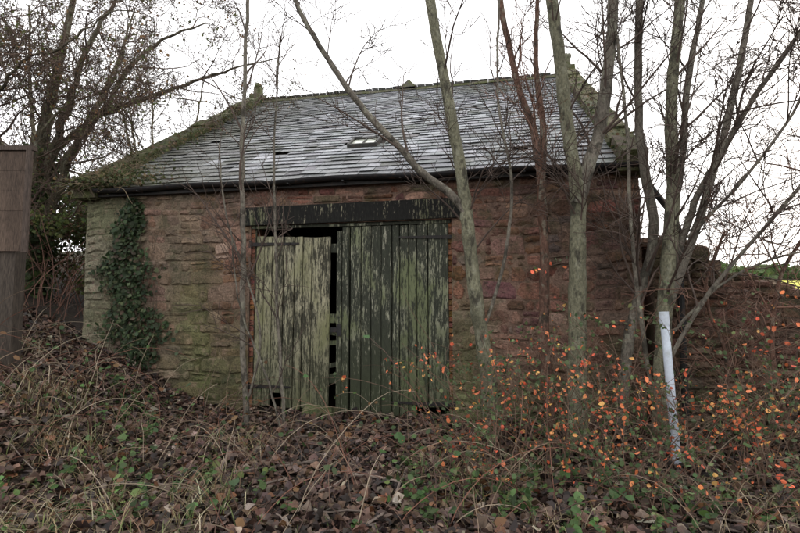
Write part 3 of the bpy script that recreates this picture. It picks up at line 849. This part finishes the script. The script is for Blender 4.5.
br=tree('bramble_bush'); B=MB(); C=[]
for _ in range(460):
    r=R.random()
    if r<.42: x=R.uniform(-5.2,-2.0);y=R.uniform(4.2,7.2)
    elif r<.62: x=R.uniform(-2,1);y=R.uniform(3.2,6.2)
    else: x=R.uniform(.5,5);y=R.uniform(3.6,6.0)
    g=gz(x,y);q=Vector((x,y,g));a=R.uniform(0,6.283);l=R.uniform(.5,1.7)
    d=Vector((math.cos(a)*.6,math.sin(a)*.5,R.uniform(.4,1.2))).normalized();Q=[q.copy()]
    for k in range(9):
        q=q+d*l/9
        zz=gz(q.x,q.y)+.02
        if q.z<zz: q.z=zz
        Q.append(q.copy()); d=(d+Vector((R.gauss(0,.09),R.gauss(0,.09),-.20))).normalized()
        if R.random()<.18: C.append((q.x+R.gauss(0,.03),q.y+R.gauss(0,.03),q.z+.01))
    tube(B,Q,[.0046-.0003*k for k in range(10)],3,clampc(R.choice([(.16,.075,.052),(.18,.13,.09),(.08,.05,.04),(.10,.06,.045),(.26,.21,.15)])),False)
B.obj('bramble_canes',M_bark2,br)
C=np.array(C)
V,F,Cc=leafmesh(C,NP.normal(0,.5,size=(len(C),3))+np.array([0,-.2,1]),NP.uniform(.03,.07,len(C)),pal(len(C),[(.06,.11,.035),(.045,.07,.03),(.15,.08,.035)],[4,3,3]),.65,.2)
mkobj('bramble_leaves',V,F,Cc,M_leaf,br)

# ------------------------------------------------------------------ orange-leaved shrub
sh=tree('spindle_shrub'); B=MB(); G=[];O=[]
bases=[(.85,5.0,1.5,.6,.5),(1.35,5.15,1.6,.6,.5),(1.2,4.5,1.1,.65,.6),(1.8,5.0,1.6,.6,.5),(2.3,4.9,1.45,.5,.35),(2.2,4.4,1.0,.6,.6),(2.9,4.7,1.2,.55,.4),(3.3,4.6,1.35,.5,.5),(3.0,4.2,.9,.6,.6),(3.9,4.6,1.4,.35,.45),(4.4,4.7,1.45,.35,.5),(3.6,4.1,1.0,.45,.5),(1.6,4.2,.8,.65,.6),(2.6,5.2,1.6,.45,.3),(4.1,4.1,.9,.4,.5),(3.5,5.1,1.7,.3,.3),(4.9,4.9,1.5,.3,.4),(2.0,3.8,.55,.5,.3),(3.0,3.7,.55,.4,.3),(.8,4.1,.6,.4,.2),(.6,4.6,.9,.55,.5)]
for bx,by,h,dens,og in bases:
    for _ in range(10):
        a=R.uniform(0,6.283);sp=R.uniform(.1,.9)
        d=Vector((math.cos(a)*sp,math.sin(a)*sp*.7,1)).normalized();q=Vector((bx+R.gauss(0,.15),by+R.gauss(0,.13),gz(bx,by)-.02));l=h*R.uniform(.6,1.5);Q=[q.copy()]
        for k in range(9):
            q=q+d*l/9;Q.append(q.copy());d=(d+Vector((R.gauss(0,.14),R.gauss(0,.13),-.04*k*.6))).normalized()
        rr=[.006-.0005*k for k in range(10)]
        tube(B,Q,rr,4,clampc((.13,.085,.06)),False)
        for _2 in range(6):
            i=R.randint(3,8);p=Q[i].copy();dd=Vector((R.gauss(0,1),R.gauss(0,.8),R.gauss(.3,.5))).normalized();S=[p.copy()]
            ll=R.uniform(.12,.42)
            for k in range(4):
                p=p+dd*ll/4;S.append(p.copy());dd=(dd+Vector((R.gauss(0,.2),R.gauss(0,.2),0))).normalized()
                for _3 in range(2):
                    pt=(p.x+R.gauss(0,.02),p.y+R.gauss(0,.02),p.z+R.gauss(0,.02))
                    if R.random()>dens: continue
                    (O if R.random()<og*.75+.25*vn(p.x*2,p.z*2,1) else G).append(pt)
            tube(B,S,[.0026,.0024,.0021,.0018,.0014],3,(.12,.085,.06),False)
B.obj('shrub_stems',M_bark2,sh)
for nm,C,cols,w,sz in (('shrub_green_leaves',G,[(.09,.13,.055),(.06,.09,.04),(.15,.18,.08)],[4,3,1.5],(.024,.05)),('shrub_orange_leaves',O,[(.78,.24,.10),(.68,.14,.07),(.78,.42,.14),(.45,.13,.07)],[4,3,2,2],(.024,.05))):
    C=np.array(C); V,F,Cc=leafmesh(C,NP.normal(0,1,size=(len(C),3))+np.array([0,-.3,.5]),NP.uniform(sz[0],sz[1],len(C)),pal(len(C),cols,w,.2),.5,.2)
    mkobj(nm,V,F,Cc,M_leaf,sh)

# ------------------------------------------------------------------ white pipe
pp=tree('white_plastic_pipe'); mb=MB()
p0=Vector((2.69,4.85,-.15)); p1=Vector((2.66,4.95,1.47))
def ring(mb,p0,p1,r,ri,col,s=18):
    d=(p1-p0).normalized();n=d.orthogonal().normalized();b=d.cross(n);v=[]
    for p,q in ((p0,r),(p1,r),(p1,ri),(p0,ri)):
        for k in range(s):
            a=2*math.pi*k/s; x=p+(n*math.cos(a)+b*math.sin(a))*q; v.append(tuple(x))
    mb.add(v,[(j*s+k,j*s+(k+1)%s,(j+1)%4*s+(k+1)%s,(j+1)%4*s+k) for j in range(4) for k in range(s)],col)
ring(mb,p0,p1,.040,.035,(.54,.60,.68))
mb.obj('pipe_tube',M_plastic,pp,False)
mb=MB(); pa=p0.lerp(p1,.93); ring(mb,pa,p1+(p1-p0)*.012,.046,.033,(.48,.53,.59)); ring(mb,p0.lerp(p1,.45),p0.lerp(p1,.48),.044,.0401,(.44,.48,.53))
mb.obj('pipe_socket',M_plastic,pp,False)

# ------------------------------------------------------------------ timber board on posts
sg=tree('wooden_signboard'); mb=MB()
wc=(.085,.06,.045)
for k in range(5):
    z0=2.17+k*.235; zt=z0+.232
    box(mb,-5.38,-4.30,5.6,5.63,z0,zt,clampc(wc,R.uniform(.92,1.08)),.002)
box(mb,-5.41,-4.27,5.575,5.65,3.348,3.40,(.07,.052,.042),.004)
box(mb,-4.34,-4.28,5.57,5.598,2.15,3.345,(.07,.052,.042),.003)
box(mb,-5.41,-5.34,5.57,5.598,2.15,3.345,(.07,.052,.042),.003)
mb.obj('board',M_plain,sg)
mb=MB(); box(mb,-4.66,-4.45,5.635,5.80,.2,3.2,(.06,.048,.038),.004); box(mb,-5.33,-5.18,5.635,5.76,.4,3.2,(.06,.048,.038),.004)
mb.obj('posts',M_plain,sg)

mb=MB()
for _ in range(110):
    x=R.uniform(-5,5);y=R.uniform(3,6.3);a=R.uniform(0,6.28);l=R.uniform(.2,.9);Q=[]
    for k in range(5):
        xx=x+math.cos(a)*l*k/4;yy=y+math.sin(a)*l*k/4;Q.append((xx,yy,gz(xx,yy)+.035+R.uniform(0,.03)))
    if max(q[1] for q in Q)<6.4: tube(mb,Q,[R.uniform(.004,.011)]*5,5,clampc((.15,.12,.10),R.uniform(.6,1.5)))
mb.obj('fallen_sticks',M_bark2)

# ------------------------------------------------------------------ world, sun, camera
W=bpy.data.worlds.new("World"); scene.world=W; W.use_nodes=True
nt=W.node_tree;N=nt.nodes;L=nt.links
sky=N.new('ShaderNodeTexSky'); sky.sky_type='NISHITA'; sky.sun_disc=False
sky.sun_elevation=math.radians(24); sky.sun_rotation=math.radians(55); sky.dust_density=4; sky.air_density=1; sky.ozone_density=1
mx=N.new('ShaderNodeMix'); mx.data_type='RGBA'; mx.inputs[0].default_value=.86
L.new(sky.outputs[0],mx.inputs[6]); mx.inputs[7].default_value=(14.4,14.2,14.2,1)
bg=N['Background']; bg.inputs['Strength'].default_value=.15
L.new(mx.outputs[2],bg.inputs['Color'])
sun=bpy.data.lights.new('sun','SUN'); sun.energy=1.0; sun.angle=math.radians(14); sun.color=(1,.94,.85)
so=bpy.data.objects.new('sun',sun); scene.collection.objects.link(so)
az=math.radians(55); el=math.radians(24)
d=Vector((math.sin(az)*math.cos(el),math.cos(az)*math.cos(el),math.sin(el)))
so.rotation_euler=d.to_track_quat('Z','Y').to_euler()
cam=bpy.data.cameras.new('camera'); cam.lens=22; cam.sensor_width=36; cam.clip_end=2000; cam.clip_start=.05
co=bpy.data.objects.new('camera',cam); scene.collection.objects.link(co)
co.location=(0,0,1.6); co.rotation_euler=(math.radians(94),0,0)
scene.camera=co
